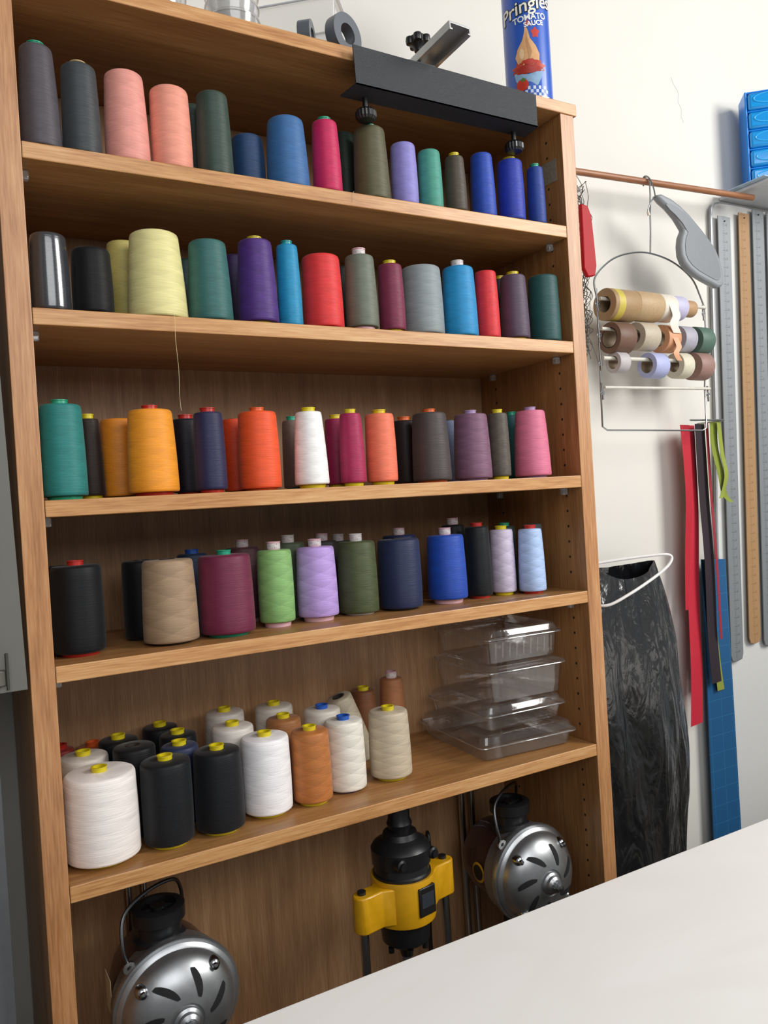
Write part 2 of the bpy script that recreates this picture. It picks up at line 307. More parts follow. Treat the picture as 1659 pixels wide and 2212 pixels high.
# ------------------------------------------------------------ clear boxes
rimm=clearplastic('rim_plastic',(.93,.93,.93,1),.12,.10)
def clearbox(label,cx,cy,z,w,d,h,rot,lidh,flare=.006,ribs=False):
    o=root('plastic_box',label,'plastic box',(cx,cy,z),'clear plastic boxes stacked on the fifth shelf',rot=(0,0,rot))
    def ring(w,d,z,rd=.014,n=5):
        p=[]
        for sx,sy,a0 in ((1,1,0),(-1,1,90),(-1,-1,180),(1,-1,270)):
            for i in range(n):
                a=math.radians(a0+90*i/(n-1)); p.append((sx*(w/2-rd)+rd*math.cos(a),sy*(d/2-rd)+rd*math.sin(a),z))
        return p
    def shell(rings,cap0=True,cap1=False):
        mb=MB(); n=len(rings[0]); v=[p for r in rings for p in r]; ff=[]
        for i in range(len(rings)-1):
            for j in range(n):
                k=(j+1)%n; ff.append((i*n+j,i*n+k,(i+1)*n+k,(i+1)*n+j))
        if cap0: ff.append(tuple(range(n-1,-1,-1)))
        if cap1: ff.append(tuple((len(rings)-1)*n+j for j in range(n)))
        return mb.add(v,ff)
    hb=h-lidh
    a=shell([ring(w-.03,d-.03,.0005),ring(w-.022,d-.022,.004),ring(w-.013,d-.013,hb-.004),ring(w-.002,d-.002,hb-.003),ring(w,d,hb)])
    b=shell([ring(w,d,hb+.0003),ring(w+.002,d+.002,hb+.004),ring(w-.008,d-.008,hb+.005),ring(w-.016,d-.016,h-.004),ring(w-.026,d-.026,h-.001),ring(w-.032,d-.032,h-.001),ring(w-.038,d-.038,h-.0035)],False,True)
    if ribs:
        n=9
        for i in range(n):
            x=-w/2+.025+i*(w-.05)/(n-1); a.tube([(x,-d/2+.010,.012),(x,-d/2+.0062,hb-.008)],.0016,8)
    mkobj('tray',a,clear,parent=o); mkobj('lid',b,clear,parent=o)
    mkobj('rim',MB().tube([(p[0],p[1],p[2]) for p in ring(w+.002,d+.002,hb)],.0011,8,closed=True),rimm,parent=o)
clearbox('low clear plastic clamshell at the base of the stack',.886,.163,.8988,.232,.262,.052,math.radians(-4),.022)
clearbox('flat clear plastic box with lid in the stack',.890,.165,.9512,.200,.235,.052,math.radians(-2),.02)
clearbox('clear plastic food box with snap lid in the stack',.900,.160,1.0036,.195,.225,.076,math.radians(-3),.012)
clearbox('ribbed clear plastic box on top of the stack',.900,.160,1.080,.188,.215,.072,math.radians(-3),.02,ribs=True)

# ------------------------------------------------------------ angle bar on top
blk=plain('#25282d',.4,noise=.15,scale=900,bump=.6)
blks=plain('#141414',.35)
steel=plain('#b9b9b6',.28,1)
ab=root('clamped_angle_bar','black textured steel angle bar clamped to bookcase top','metal bar',(0.535,-.02,2.12))
L=Vector((.535,-.02,2.12))
mb=MB()
def P(x,y,z): return Vector((x,y,z))-L
v=[P(.535,-.020,2.206),P(.94,-.020,2.200),P(.94,-.020,2.136),P(.537,-.020,2.138)]
v+=[q+Vector((0,.003,0)) for q in v]
mb.add(v,[(0,1,2,3),(7,6,5,4),(0,4,5,1),(1,5,6,2),(2,6,7,3),(3,7,4,0)])
v=[P(.537,-.020,2.138),P(.94,-.020,2.136),P(.94,.022,2.134),P(.527,.022,2.134)]
v+=[q+Vector((0,0,.003)) for q in v]
mb.add(v,[(0,1,2,3),(7,6,5,4),(0,4,5,1),(1,5,6,2),(2,6,7,3),(3,7,4,0)])
mkobj('angle_plate',mb,blk,smooth=0,parent=ab)
for kx,lo in ((.571,2.096),(.905,2.095)):
    p=P(kx,.012,lo)
    mkobj('clamp_knob',MB().lathe([(.0001,0),(.015,0),(.019,.004),(.019,.014),(.016,.018),(.009,.019),(.007,.022),(.0001,.022)],36,0,Matrix.Translation(p),ridge=.08),blks,parent=ab,smooth=25)
    mkobj('clamp_bolt',MB().cyl(p+Vector((0,0,.0221)),P(kx,.012,2.187),.005,14),blks,parent=ab)
alu=plain('#b0b1b0',.42,.85)
mb=MB(); w=.024
prof=[(-w,0),(-w,.015),(w,.015),(w,0),(w-.007,0),(w-.007,.003),(w-.0035,.003),(w-.0035,.0115),(-w+.0035,.0115),(-w+.0035,.003),(-w+.007,.003),(-w+.007,0)]
n=len(prof); ln=.115; vv=[(x,0,z) for x,z in prof]+[(x,-ln,z) for x,z in prof]
ff=[(i,(i+1)%n,(i+1)%n+n,i+n) for i in range(n)]+[tuple(range(n)),tuple(range(2*n-1,n-1,-1))]
Mc=Matrix.Translation(P(.700,.018,2.2165))@Matrix.Rotation(math.radians(4),4,'Z')@Matrix.Rotation(math.radians(-5),4,'X')
mkobj('aluminium_channel',mb.add(vv,ff,0,None,Mc),alu,smooth=0,bevel=.0005,parent=ab)
mkobj('clamp_plate',MB().box(.658-L.x,.715-L.x,-.004-L.y,.035-L.y,.0922,.0962),steel,smooth=0,bevel=.0006,parent=ab)
mb=MB(); kz=2.262
for i in range(5):
    an=2*PI*i/5+.3; mb.lathe([(.0001,0),(.0075,.001),(.0085,.006),(.0075,.013),(.0001,.014)],14,0,Matrix.Translation(P(.697+.0155*math.cos(an),.02+.0155*math.sin(an),kz)))
mb.lathe([(.0001,-.012),(.008,-.012),(.010,-.004),(.0155,.001),(.0155,.014),(.0001,.016)],20,0,Matrix.Translation(P(.697,.02,kz)))
mkobj('star_knob',mb,blks,parent=ab)
mkobj('knob_bolt',MB().cyl(P(.697,.02,2.2165),P(.697,.02,kz-.012),.0035,12),steel,parent=ab)

# ------------------------------------------------------------ snack can
CX,CY,CR,CZ=.988,.052,.0470,2.2123
can=root('snack_can','blue cardboard crisps can with tomato sauce label on bookcase top','snack can',(CX,CY,CZ))
mkobj('can_body',MB().lathe([(.0001,.004),(CR,.004),(CR,.29),(.0001,.29)],64),plain('#1f55b8',.35,noise=.05,scale=30,coat=.3),parent=can)
mkobj('metal_rim',MB().lathe([(.0001,.001),(CR-.003,0),(CR+.0008,.001),(CR+.0008,.0055),(CR,.006)],64),plain('#c9c9cb',.25,1),parent=can)
mkobj('plastic_lid',MB().lathe([(CR+.0012,.283),(CR+.0014,.292),(CR-.001,.294),(.0001,.293)],64),plain('#dfe3e6',.3),parent=can)
facing=math.atan2(C.y-CY,C.x-CX)
def wrap(s,z,off): 
    a=facing+s/CR
    return ((CR+off)*math.cos(a),(CR+off)*math.sin(a),z)
def patch(name,pts,c,hexc,off):
    pts=[(a,b*1.2) for a,b in pts]; c=(c[0],c[1]*1.2)
    n=len(pts); K=7; v=[wrap(c[0],c[1],off)]; ff=[]
    for k in range(1,K+1):
        for p in pts: v.append(wrap(c[0]+(p[0]-c[0])*k/K,c[1]+(p[1]-c[1])*k/K,off))
    for i in range(n):
        j=(i+1)%n; ff.append((0,1+i,1+j))
        for k in range(K-1): ff.append((1+k*n+i,1+(k+1)*n+i,1+(k+1)*n+j,1+k*n+j))
    return mkobj(name,MB().add(v,ff),plain(hexc,.4,noise=.1,scale=120),parent=can)
def ell(cx,cz,a,b,n=28,wob=0,fr=7): return [(cx+a*(1+wob*math.sin(fr*t))*math.cos(t),cz+b*(1+wob*math.sin(fr*t))*math.sin(t)) for t in [2*PI*i/n for i in range(n)]]
patch('label_splash',ell(0.002,.054,.034,.012,40,.12,9),(0.002,.054),'#b8402c',.0003)
patch('label_food_picture',[(-.002,.123),(.003,.116),(.007,.101),(.018,.088),(.025,.075),(.024,.064),(.012,.058),(-.008,.057),(-.02,.062),(-.025,.073),(-.019,.086),(-.008,.1),(-.004,.112)],(0,.08),'#d9a672',.0005)
patch('label_food_crease',[(0,.112),(.003,.098),(.010,.078),(.004,.064),(.001,.078),(-.002,.098)],(.002,.088),'#bd8a58',.0007)
patch('label_food_highlight',ell(-.011,.077,.005,.009),(-.011,.077),'#ecc79c',.0007)
patch('label_bowl',[(-.03,.05),(.03,.05),(.026,.034),(.018,.022),(-.018,.022),(-.026,.034)],(0,.038),'#86aac8',.001)
patch('label_sauce',ell(-.001,.050,.030,.007,40,.1,8),(-.001,.050),'#a52a1c',.0012)
patch('label_sauce_drip',ell(.004,.062,.016,.004,30,.2,6),(.004,.062),'#b5321f',.0010)
patch('label_tomato',ell(-.013,.025,.0125,.010),(-.013,.025),'#c5341f',.0014)
patch('label_tomato_leaf',ell(-.011,.033,.005,.003,20,.3,5),(-.011,.033),'#4e7a2a',.0016)
patch('label_splash_drop',ell(.018,.110,.008,.008,24,.2,5),(.018,.110),'#c0392b',.0004)
patch('label_splash_drop',ell(.004,.126,.005,.005,24,.2,5),(.004,.126),'#c0392b',.0004)
for i in range(-3,4):
    for j in range(3):
        xx=i*.011+(j%2)*.0055
        patch('label_cloth_check',[(xx-.0027,.004+j*.006),(xx+.0027,.004+j*.006),(xx+.0027,.0095+j*.006),(xx-.0027,.0095+j*.006)],(xx,.0067+j*.006),'#c9d6e8',.0003)
def cantext(txt,size,s0,z0,hexc,off,rot=0,shear=0,bold=0):
    cu=bpy.data.curves.new('t','FONT'); cu.body=txt; cu.size=size; cu.align_x='CENTER'; cu.shear=shear; cu.offset=bold
    to=bpy.data.objects.new('t',cu); col.objects.link(to); dg=bpy.context.evaluated_depsgraph_get()
    me=bpy.data.meshes.new_from_object(to.evaluated_get(dg)); bpy.data.objects.remove(to)
    bm=bmesh.new(); bm.from_mesh(me)
    x=-.08
    while x<.08:
        bmesh.ops.bisect_plane(bm,geom=bm.verts[:]+bm.edges[:]+bm.faces[:],plane_co=(x,0,0),plane_no=(1,0,0)); x+=.003
    for v in bm.verts:
        X,Y=v.co.x,v.co.y; c,s=math.cos(rot),math.sin(rot); X,Y=X*c-Y*s,X*s+Y*c
        v.co=wrap(s0+X,z0+Y,off)
    me2=bpy.data.meshes.new('lettering'); bm.to_mesh(me2); bm.free(); me2.materials.append(plain(hexc,.4,noise=.02))
    o=bpy.data.objects.new('lettering',me2); col.objects.link(o); o.parent=can
cantext('Pringles',.038,.004,.176,'#15161a',.0006,rot=.22,shear=.2,bold=.0020)
cantext('Pringles',.038,.004,.176,'#f4efe0',.0010,rot=.22,shear=.2,bold=.0004)
cantext('TOMATO',.0165,.010,.158,'#f2f0ea',.0009,rot=.12,bold=.0004)
cantext('SAUCE',.0135,.017,.1465,'#f2f0ea',.0009,rot=.12,bold=.0004)

# ------------------------------------------------------------ things on top
tubm=clearplastic('tub_plastic',(.95,.95,.95,1),.22,.03,.15)
def opentub():
    o=root('plastic_tub','clear open plastic tub on bookcase top','plastic tub',(.530,.165,2.2123),rot=(0,0,math.radians(-40)))
    mb=MB()
    def ring(w,d,z): return [(w/2,d/2,z),(-w/2,d/2,z),(-w/2,-d/2,z),(w/2,-d/2,z)]
    rs=[ring(.13,.08,.001),ring(.155,.10,.138),ring(.165,.11,.138),ring(.166,.111,.131)]
    v=[p for r in rs for p in r]; ff=[(3,2,1,0)]
    for i in range(3):
        for j in range(4): k=(j+1)%4; ff.append((i*4+j,i*4+k,i*4+4+k,i*4+4+j))
    mkobj('tub_shell',mb.add(v,ff),tubm,smooth=0,parent=o,bevel=.004)
    mkobj('tub_rim',MB().tube(ring(.166,.111,.137),.002,8,closed=True),plain('#c9cdd0',.2),parent=o)
opentub()
for x,y,r,a in ((.545,.030,.036,.35),(.480,.045,.027,.9)):
    o=MB().lathe([(r*.5,-.011),(r,-.011),(r,.011),(r*.5,.011),(r*.5,-.011)],36,0,ymat(0,0,r))
    tag(mkobj('tape_roll',o,plain('#5d6268',.35,noise=.05),loc=(x,y,2.2122),rot=(0,0,a)),'grey adhesive tape roll standing beside the clear tub','tape roll','tape rolls on the bookcase top')
for n_,cx_,cy_,R_,hh in ((4,.36,.085,.047,.022),(4,.235,.09,.045,.03)):
    for i in range(n_):
        mb=MB().lathe([(.0001,.001),(R_*.86,0),(R_*.95,hh*.8),(R_,hh*.82),(R_,hh),(R_*.94,hh),(R_*.85,.002),(.0001,.002)],40)
        tag(mkobj('deli_tub',mb,tubm,loc=(cx_,cy_,2.2123+i*(hh+.0006))),'round clear deli tub stacked on bookcase top','plastic tub','stacked clear tubs')

# ------------------------------------------------------------ cutting machines
brown=plain('#42261f',.38,noise=.25,scale=300,bump=.4,coat=.35)
silver=plain('#abadaf',.38,.9,noise=.2,scale=30,bump=.10)
chrome=plain('#b4b6b8',.22,1)
black=plain('#17181a',.38,noise=.1)
def dome_cutter(x,y,z,R,label):
    o=root('cloth_cutting_machine',label,'cutting machine',(x,y,.3303))
    h=z-.3303
    mkobj('motor_housing',MB().lathe([(.0001,-.17),(R*.55,-.165),(R*.8,-.15),(R*.90,-.12),(R*.95,-.07),(R*.96,-.045)],48,0,ymat(0,0,h)),brown,parent=o)
    mkobj('housing_ring',MB().lathe([(R*.94,-.050),(R*1.02,-.046),(R*1.04,-.02),(R*1.08,-.016),(R*1.10,-.006),(R*1.08,0),(.0001,0)],64,0,ymat(0,0,h)),silver,parent=o)
    dep=R*.50
    dm=[(R*1.04,.0),(R*1.04,.005),(R*.99,.009),(R*.965,.010)]
    for i in range(1,13):
        a=i/12*(PI/2)*.80; dm.append((R*.95*math.cos(a),.010+dep*math.sin(a)))
    rz=dm[-1]
    dm+=[(rz[0]*.95,rz[1]-.002),(rz[0]*.85,rz[1]-.002),(rz[0]*.80,rz[1]+.003),(R*.19,rz[1]+.006),(R*.18,rz[1]+.012),(R*.13,rz[1]+.016),(.0001,rz[1]+.016)]
    mkobj('end_cap',MB().lathe(dm,72,0,ymat(0,0,h)),silver,parent=o,smooth=28)
    hz=rz[1]+.016
    mkobj('shaft_hub',MB().lathe([(.0001,hz),(R*.12,hz),(R*.12,hz+.007),(R*.08,hz+.008),(R*.08,hz+.014),(.0001,hz+.015)],24,0,ymat(0,0,h),ridge=.06),chrome,parent=o)
    def onD(fr,a,off=0):
        c_=min(1,max(.0,fr/.95)); s_=math.sqrt(1-c_*c_)
        return Vector((R*fr*math.cos(a),-(.010+dep*s_+off),h+R*fr*math.sin(a)))
    for i in range(7):
        a0=2*PI*i/7+.25; v=[];ff=[]; K=16
        for k in range(K+1):
            t=k/K; fr=.40+.38*t; w=.165*(math.sin(PI*min(1,max(0,.04+.92*t)))**.4)*(.7+.3*t)
            ac=a0+.38*(t-.5)
            for j in range(5): v.append(onD(fr,ac+w*(j/4-.5)/fr,.0010))
        for k in range(K):
            for j in range(4): q=k*5+j; ff.append((q,q+1,q+6,q+5))
        mkobj('vent_slot',MB().add(v,ff),plain('#141415',.8),parent=o)
    for i in range(4):
        a=2*PI*i/4+.85
        c=onD(.86,a,-.004)
        mkobj('cap_screw',MB().lathe([(R*.11,-.006),(R*.11,.004),(R*.09,.008),(R*.055,.010),(R*.05,.015),(.0001,.016)],18,0,ymat(*c)),chrome,parent=o)
    tz=h+R*.98
    mb=MB().lathe([(R*.42,-.035),(R*.45,0),(R*.38,.006),(R*.38,.024),(R*.46,.028),(R*.46,.048),(R*.40,.051),(R*.31,.051),(R*.29,.02),(.0001,.02)],40,0,Matrix.Translation((-.01,.055,tz)))
    for i in range(3):
        a=PI*i/3
        mb.box(-R*.31,R*.31,-.0025,.0025,.036,.046,0,Matrix.Translation((-.01,.055,tz))@Matrix.Rotation(a,4,'Z'))
    mb.lathe([(.0001,.02),(.013,.02),(.013,.049),(.0001,.049)],16,0,Matrix.Translation((-.01,.055,tz)))
    mkobj('top_cap',mb,black,parent=o)
    s=R/.095
    hp=[(-.070*s,.015,h+R*.80),(-.078*s,.015,h+R*1.15),(-.070*s,.03,h+R*1.60),(-.03*s,.045,h+R*1.83),(.02*s,.07,h+R*1.80),(.038*s,.09,h+R*1.5),(.042*s,.1,h+R*1.0)]
    mkobj('carry_handle',MB().tube(smooth_path(hp,8),.0032,10),plain('#6b6d70',.35,1),parent=o)
    mkobj('handle_eye',MB().lathe([(.004,-.003),(.010,-.003),(.010,.003),(.004,.003),(.004,-.003)],20,0,ymat(-.070*s,.013,h+R*.80)),steel,parent=o)
    for dx in (-.028,.0):
        mkobj('support_tube',MB().cyl((dx,.21,.012),(dx,.21,.54),.0075,16),chrome,parent=o)
    mkobj('stand_post',MB().cyl((0,.08,.012),(0,.08,h-R*.8),.02,16),black,parent=o)
    mkobj('base_plate',MB().box(-.08,.08,-.02,.225,0,.012),steel,parent=o,bevel=.003)
    return o,h
o,h=dome_cutter(.160,.075,.635,.094,'electric cutter with silver domed cap and small paper label')
pl=mkobj('paper_label',MB().box(-.0006,.0004,-.022,.022,-.030,.030),plain('#cdbf9a',.6),parent=o,loc=(-.0925,.075,h+.012),smooth=0)
o,h=dome_cutter(.905,.085,.632,.092,'electric cutter with silver domed cap and oval badge')
mkobj('oval_badge',MB().lathe([(.0001,.001),(.019,.001),(.021,0)],32,0,Matrix.Translation((-.0885,.072,h-.0))@Matrix.Rotation(-PI/2,4,'Y')),plain('#c99a1e',.4),parent=o)
mkobj('badge_emblem',MB().lathe([(.0001,.002),(.014,.002),(.016,.0012)],24,0,Matrix.Translation((-.0885,.072,h-.0))@Matrix.Rotation(-PI/2,4,'Y')),plain('#1b1b1b',.4),parent=o)
# yellow straight knife machine
o=root('cloth_cutting_machine','yellow and black straight knife cloth cutting machine','cutting machine',(.612,.12,.3303),rot=(0,0,math.radians(10))); z0=.3303
h=.665-z0; 
yel=plain('#d39c10',.38,noise=.08,coat=.25)
mkobj('motor_body',MB().lathe([(.0001,-.12),(.012,-.12),(.016,-.10),(.033,-.095),(.046,-.085),(.048,-.06),(.048,-.045),(.056,-.043),(.056,.045),(.053,.048),(.051,.060),(.057,.063),(.058,.092),(.053,.099),(.043,.105),(.036,.110),(.032,.120),(.02,.125),(.0001,.125)],44,0,Matrix.Translation((0,0,h))),black,parent=o,smooth=25)
mkobj('handle_column',MB().lathe([(.0001,.124),(.022,.124),(.025,.136),(.021,.146),(.021,.176),(.024,.180),(.024,.203),(.0001,.203)],28,0,Matrix.Translation((0,0,h))),black,parent=o,smooth=25)
mkobj('yellow_band',MB().lathe([(.0565,-.042),(.061,-.042),(.062,-.038),(.062,.036),(.061,.041),(.0565,.041)],44,0,Matrix.Translation((0,0,h))),yel,parent=o)
for sx in(-1,1):
    pts=[(.044,-.040),(.070,-.024),(.100,-.024)]+[(.103+.019*math.cos(a),.019*math.sin(a)-.006) for a in [-1.2,-.8,-.4,0,.4,.8,1.2]]+[(.100,.013),(.070,.012),(.044,.030)]
    v=[(sx*a,b,z_) for z_ in (-.034,.034) for a,b in pts]; n=len(pts)
    ff=[tuple(range(n)),tuple(range(2*n-1,n-1,-1))]+[(i,(i+1)%n,(i+1)%n+n,i+n) for i in range(n)]
    mkobj('side_lug',MB().add(v,ff,0,None,Matrix.Translation((0,0,h))),yel,parent=o,bevel=.003,smooth=40)
    mkobj('guide_rod',MB().cyl((sx*.103,-.005,.012),(sx*.103,-.005,h-.034),.0085,16),chrome,parent=o)
    mkobj('lug_screw',MB().lathe([(.0001,.0),(.008,0),(.008,.006),(.0001,.007)],16,0,Matrix.Translation((sx*.103,-.004,h+.034))),black,parent=o)
    mkobj('brush_holder',MB().lathe([(.011,0),(.011,.014),(.007,.016),(.007,.02),(.0001,.02)],16,0,ymat(sx*.040,-.036,h+.078)),black,parent=o)
fp=Matrix.Translation((.0,0,h+.002))
mkobj('rating_plate',MB().box(-.014,.026,-.0645,-.050,-.026,.028,0,fp),plain('#1d1c1a',.35,noise=.2,scale=400),parent=o,bevel=.002)
mkobj('plate_window',MB().box(-.009,.021,-.0651,-.0644,-.010,.016,0,fp),plain('#34393f',.15,noise=.3,scale=500),parent=o)
mkobj('base_plate',MB().box(-.12,.12,-.06,.12,0,.012),steel,parent=o,bevel=.003)
mkobj('knife_guide',MB().box(-.012,.012,.0,.012,.012,h-.1),steel,parent=o)
for i in range(6):
    a=2*PI*i/6; mkobj('gear_bolt',MB().lathe([(.0001,-.006),(.006,-.006),(.006,.004),(.0001,.004)],6,0,Matrix.Translation((.038*math.cos(a),.038*math.sin(a),h-.096))),black,parent=o)
tag(mkobj('power_cable',MB().tube(smooth_path([(.765,.27,.336),(.762,.28,.45),(.772,.28,.58),(.776,.28,.66),(.780,.295,.68),(.782,.305,.60),(.782,.31,.336)],8),.0035,10),black),'black power cable looped behind the cutting machines','cable')

# ------------------------------------------------------------ wall side: rod, hanger rack
rodm=wood('wood_rod','#7a4a2c','#94603c','#a8744c',0)
tag(mkobj('wooden_rod',MB().cyl((1.0555,.25,2.199),(1.985,.25,2.237),.0085,20),rodm),'thin brown wooden hanging rod fixed to bookcase side','rod')
tag(mkobj('wall_shelf',MB().box(1.955,2.7,.17,.339,2.256,2.265),plain('#c9ccd0',.5),bevel=.002,smooth=0),'thin white shelf holding the blue drawer unit','shelf')
bluep=plain('#10a4f5',.12,noise=.05,alpha=.8,coat=.5,spec=.7); blued=plain('#1488ea',.2,alpha=.9)
dr=root('drawer_unit','bright blue translucent plastic small-parts drawer unit','drawer unit',(1.990,.262,2.268),rot=(0,0,math.radians(-42)))
mb=MB(); DH=.0556
mb.box(0,.006,0,.08,0,.28).box(.254,.26,0,.08,0,.28).box(.006,.254,.075,.08,0,.28)
for i in range(6): mb.box(.006,.254,0,.075,i*(DH-.0008),i*(DH-.0008)+.005)
mkobj('drawer_frame',mb,blued,parent=dr,bevel=.002,smooth=0)
for i in range(5):
    for j in range(2):
        x0=.008+j*.122
        d=mkobj('drawer',MB().box(x0,x0+.120,-.006,.07,i*(DH-.0008)+.0055,i*(DH-.0008)+.0545),bluep,parent=dr,bevel=.008)
        hp=smooth_path([(x0+.060+.045*math.cos(t),-.0065,i*DH+.032+.014*math.sin(t)) for t in [2*PI*k/12 for k in range(12)]],3,True)
        mkobj('drawer_handle',MB().tube(hp,.0018,8,closed=True),plain('#38b4f7',.15,spec=.8),parent=d)
tag(mkobj('paper_stack',MB().box(1.935,2.4,.175,.33,2.2652,2.2675),plain('#a9bfd2',.6),smooth=0),'flat sheets of pale paper under the drawer unit','paper')

wire=plain('#9b9d9e',.28,1); ywht=plain('#cfccc0',.4)
rk=root('ribbon_rack','chrome wire multi-bar hanger holding ribbon rolls','hanger',(1.535,.24,1.56))
def R3(x,z,y=.24): return (x-1.535,y-.24,z-1.56)
mb=MB()
mb.tube([R3(1.548,2.212,.2605)]+[R3(1.545+.0,2.219+.0125*math.sin(a),.25+.0125*math.cos(a)) for a in [0.2,.8,1.4,2.0,2.6,3.1]]+[R3(1.545,2.18,.238),R3(1.541,2.14,.238),R3(1.538,2.08,.238),R3(1.535,2.028,.24)],.0020,8)
arch=smooth_path([R3(1.334,1.90),R3(1.332,1.946),R3(1.39,1.995),R3(1.46,2.02),R3(1.535,2.027),R3(1.62,2.012),R3(1.69,1.975),R3(1.72,1.93)],8)
mb.tube(arch,.0023,8)
mb.tube([R3(1.334,1.92),R3(1.334,1.75),R3(1.330,1.66),R3(1.329,1.575),R3(1.345,1.566),R3(1.70,1.563),R3(1.716,1.57),R3(1.718,1.68),R3(1.735,1.82),R3(1.735,1.90),R3(1.72,1.93)],.0023,8)
for z in (1.893,1.815,1.745,1.672):
    for xx in (1.334,1.728):
        mb.tube([R3(xx+.006*math.cos(a),z-.012+.006*math.sin(a),.238) for a in [i*PI/4 for i in range(9)]],.0014,6)
        mb.tube([R3(xx-.002,z+.012,.238),R3(xx+.0,z-.03,.238)],.0028,8)
mkobj('wire_frame',mb,wire,parent=rk)
for z,r,m in ((1.893,.0045,ywht),(1.818,.0045,ywht),(1.745,.005,ywht),(1.672,.0038,ywht)):
    mkobj('rung',MB().cyl(R3(1.336,z,.232),R3(1.728,z+.004,.232),r,14),m,parent=rk)
def roll(x0,x1,z,R,hexc,lab,hole=.55,inner=None):
    zc=z-R*hole+.0062
    w=x1-x0
    mb=MB().lathe([(R*hole,0),(R*.62,0),(R*.98,0),(R,.0015),(R,w-.0015),(R*.98,w),(R*hole,w)],40,0,xmat(0,0,0))
    mb.lathe([(R*hole,0),(R*hole,w)],40,1,xmat(0,0,0))
    return tag(mkobj('ribbon_roll',mb,[plain(hexc,.55,noise=.1,scale=250),plain(inner or '#8d7a60',.6)],loc=(x0,.232,zc)),lab,'ribbon roll','ribbon rolls on the hanger rack')
r1=roll(1.352,1.442,1.893,.040,'#a2845f','brown paper tape roll with yellow sticker on rack',.5)
sk=mkobj('roll_sticker',MB().lathe([(.0402,0),(.0402,.022)],40,0,xmat(0,0,0)),plain('#c2b04a',.5),loc=(.012,0,0),parent=r1); sk['label']='yellow sticker band'
roll(1.444,1.530,1.893,.038,'#b59a75','wide kraft paper tape roll on rack',.45)
roll(1.532,1.582,1.893,.036,'#d9d2c2','cream ribbon roll on rack',.45)
roll(1.584,1.626,1.893,.032,'#bcb8d2','pale lavender ribbon roll on rack',.4)
roll(1.628,1.672,1.893,.022,'#b08c66','small tan ribbon roll on rack',.5)
roll(1.362,1.42,1.816,.039,'#6f5242','brown ribbon roll on rack',.66)
roll(1.452,1.51,1.816,.036,'#b9ad98','cream ribbon roll on rack',.5)
roll(1.54,1.585,1.816,.036,'#cf966e','peach ribbon roll on rack',.55)
roll(1.605,1.650,1.816,.035,'#a5a3ae','grey lavender ribbon roll on rack',.5)
roll(1.668,1.718,1.816,.037,'#4f6a5c','dark green ribbon roll on rack',.5)
roll(1.370,1.405,1.745,.027,'#b5b0b2','silver white ribbon roll on rack',.6)
roll(1.49,1.54,1.745,.033,'#aab0d6','pale blue ribbon roll on rack',.6)
roll(1.592,1.634,1.745,.034,'#cfc8b2','cream ribbon roll on rack',.5)
roll(1.658,1.71,1.745,.037,'#94746a','dusty brown ribbon roll on rack',.45)
for (x,y,z,w,l,hx,lb) in ((1.560,.1965,1.80,.02,.06,'#d9a17c','peach loose ribbon end hanging over roll'),(1.557,.1965,1.886,.03,.075,'#ddd7ca','cream loose ribbon end hanging over roll')):
    pts=smooth_path([(x,y+.004,z+.014),(x,y-.0004,z),(x+.008,y-.004,z-l*.4),(x-.006,y-.006,z-l*.7),(x+.010,y-.002,z-l)],6)
    tag(mkobj('loose_ribbon',MB().strip(pts,w),plain(hx,.5)),lb,'ribbon')

gh=[(1526,2165),(1545,2170),(1581,2162),(1615,2148),(1649,2128),(1690,2098),(1727,2068),(1748,2045),(1761,2021),(1770,1990),(1771,1958),(1760,1947),(1745,1946),(1699,1959),(1665,1970),(1637,1984),(1618,2000),(1608,2019),(1607,2045),(1612,2068),(1618,2078),(1624,2088),(1600,2115),(1570,2137),(1545,2150)]
g=root('grey_coat_hanger','grey moulded plastic coat hanger hooked on rod','hanger',(1.60,.2,2.1))
mb=MB().prism([(a/1000-1.6,b/1000-2.1) for a,b in gh],.0,.022)
mkobj('hanger_arm',mb,plain('#85898d',.4,noise=.03),parent=g,bevel=.006,smooth=60)
mb=MB().prism([((a*.82+1690*.18)/1000-1.6,(b*.82+2045*.18)/1000-2.1) for a,b in gh],-.0012,.0)
mkobj('arm_rib',mb,plain('#767a7f',.4,noise=.03),parent=g,bevel=.0005,smooth=60)
mb=MB().tube(smooth_path([(-.065,.012,.066),(-.085,.01,.05),(-.100,.01,.022),(-.096,.01,.015)],6),.0018,8)
mb.tube(smooth_path([(-.066,.012,.06),(-.062,.02,.09),(-.058,.034,.12),(-.058,.05,.1335),(-.058,.068,.12)],6),.0018,8)
mkobj('hanger_hook',mb,wire,parent=g)
mkobj('hook_tip',MB().tube([(-.100,.01,.022),(-.0965,.01,.012)],.0035,10),plain('#d9cfc0',.4),parent=g)

rd=root('red_hand_tool','red plastic handled tool hanging beside the bookcase','tool',(1.265,.2,1.93))
mkobj('tool_handle',MB().prism([(-.01,.175),(.012,.172),(.022,.15),(.026,.10),(.03,.03),(.024,.005),(.0,0),(-.012,.02),(-.01,.10)],-.006,.006),plain('#a80c18',.5,spec=.25),parent=rd,bevel=.003)
mkobj('hang_loop',MB().tube(smooth_path([(.0,.0,.172),(-.003,.02,.22),(0,.04,.268),(.004,.055,.278),(.004,.06,.25)],6),.0012,6),wire,parent=rd)
mb=MB()
for i in range(22):
    x=1.272+random.random()*.03; pts=[]
    z=2.19-random.random()*.03
    while z>1.66+random.random()*.15:
        pts.append((x+random.uniform(-.016,.028),.250+random.uniform(-.02,.02),z)); z-=random.uniform(.015,.045)
    mb.tube(smooth_path(pts,5),.0009,5)
mb.tube(smooth_path([(1.268,.25,2.2095),(1.262,.236,2.19),(1.275,.24,2.15),(1.27,.245,2.1)],6),.0012,6)
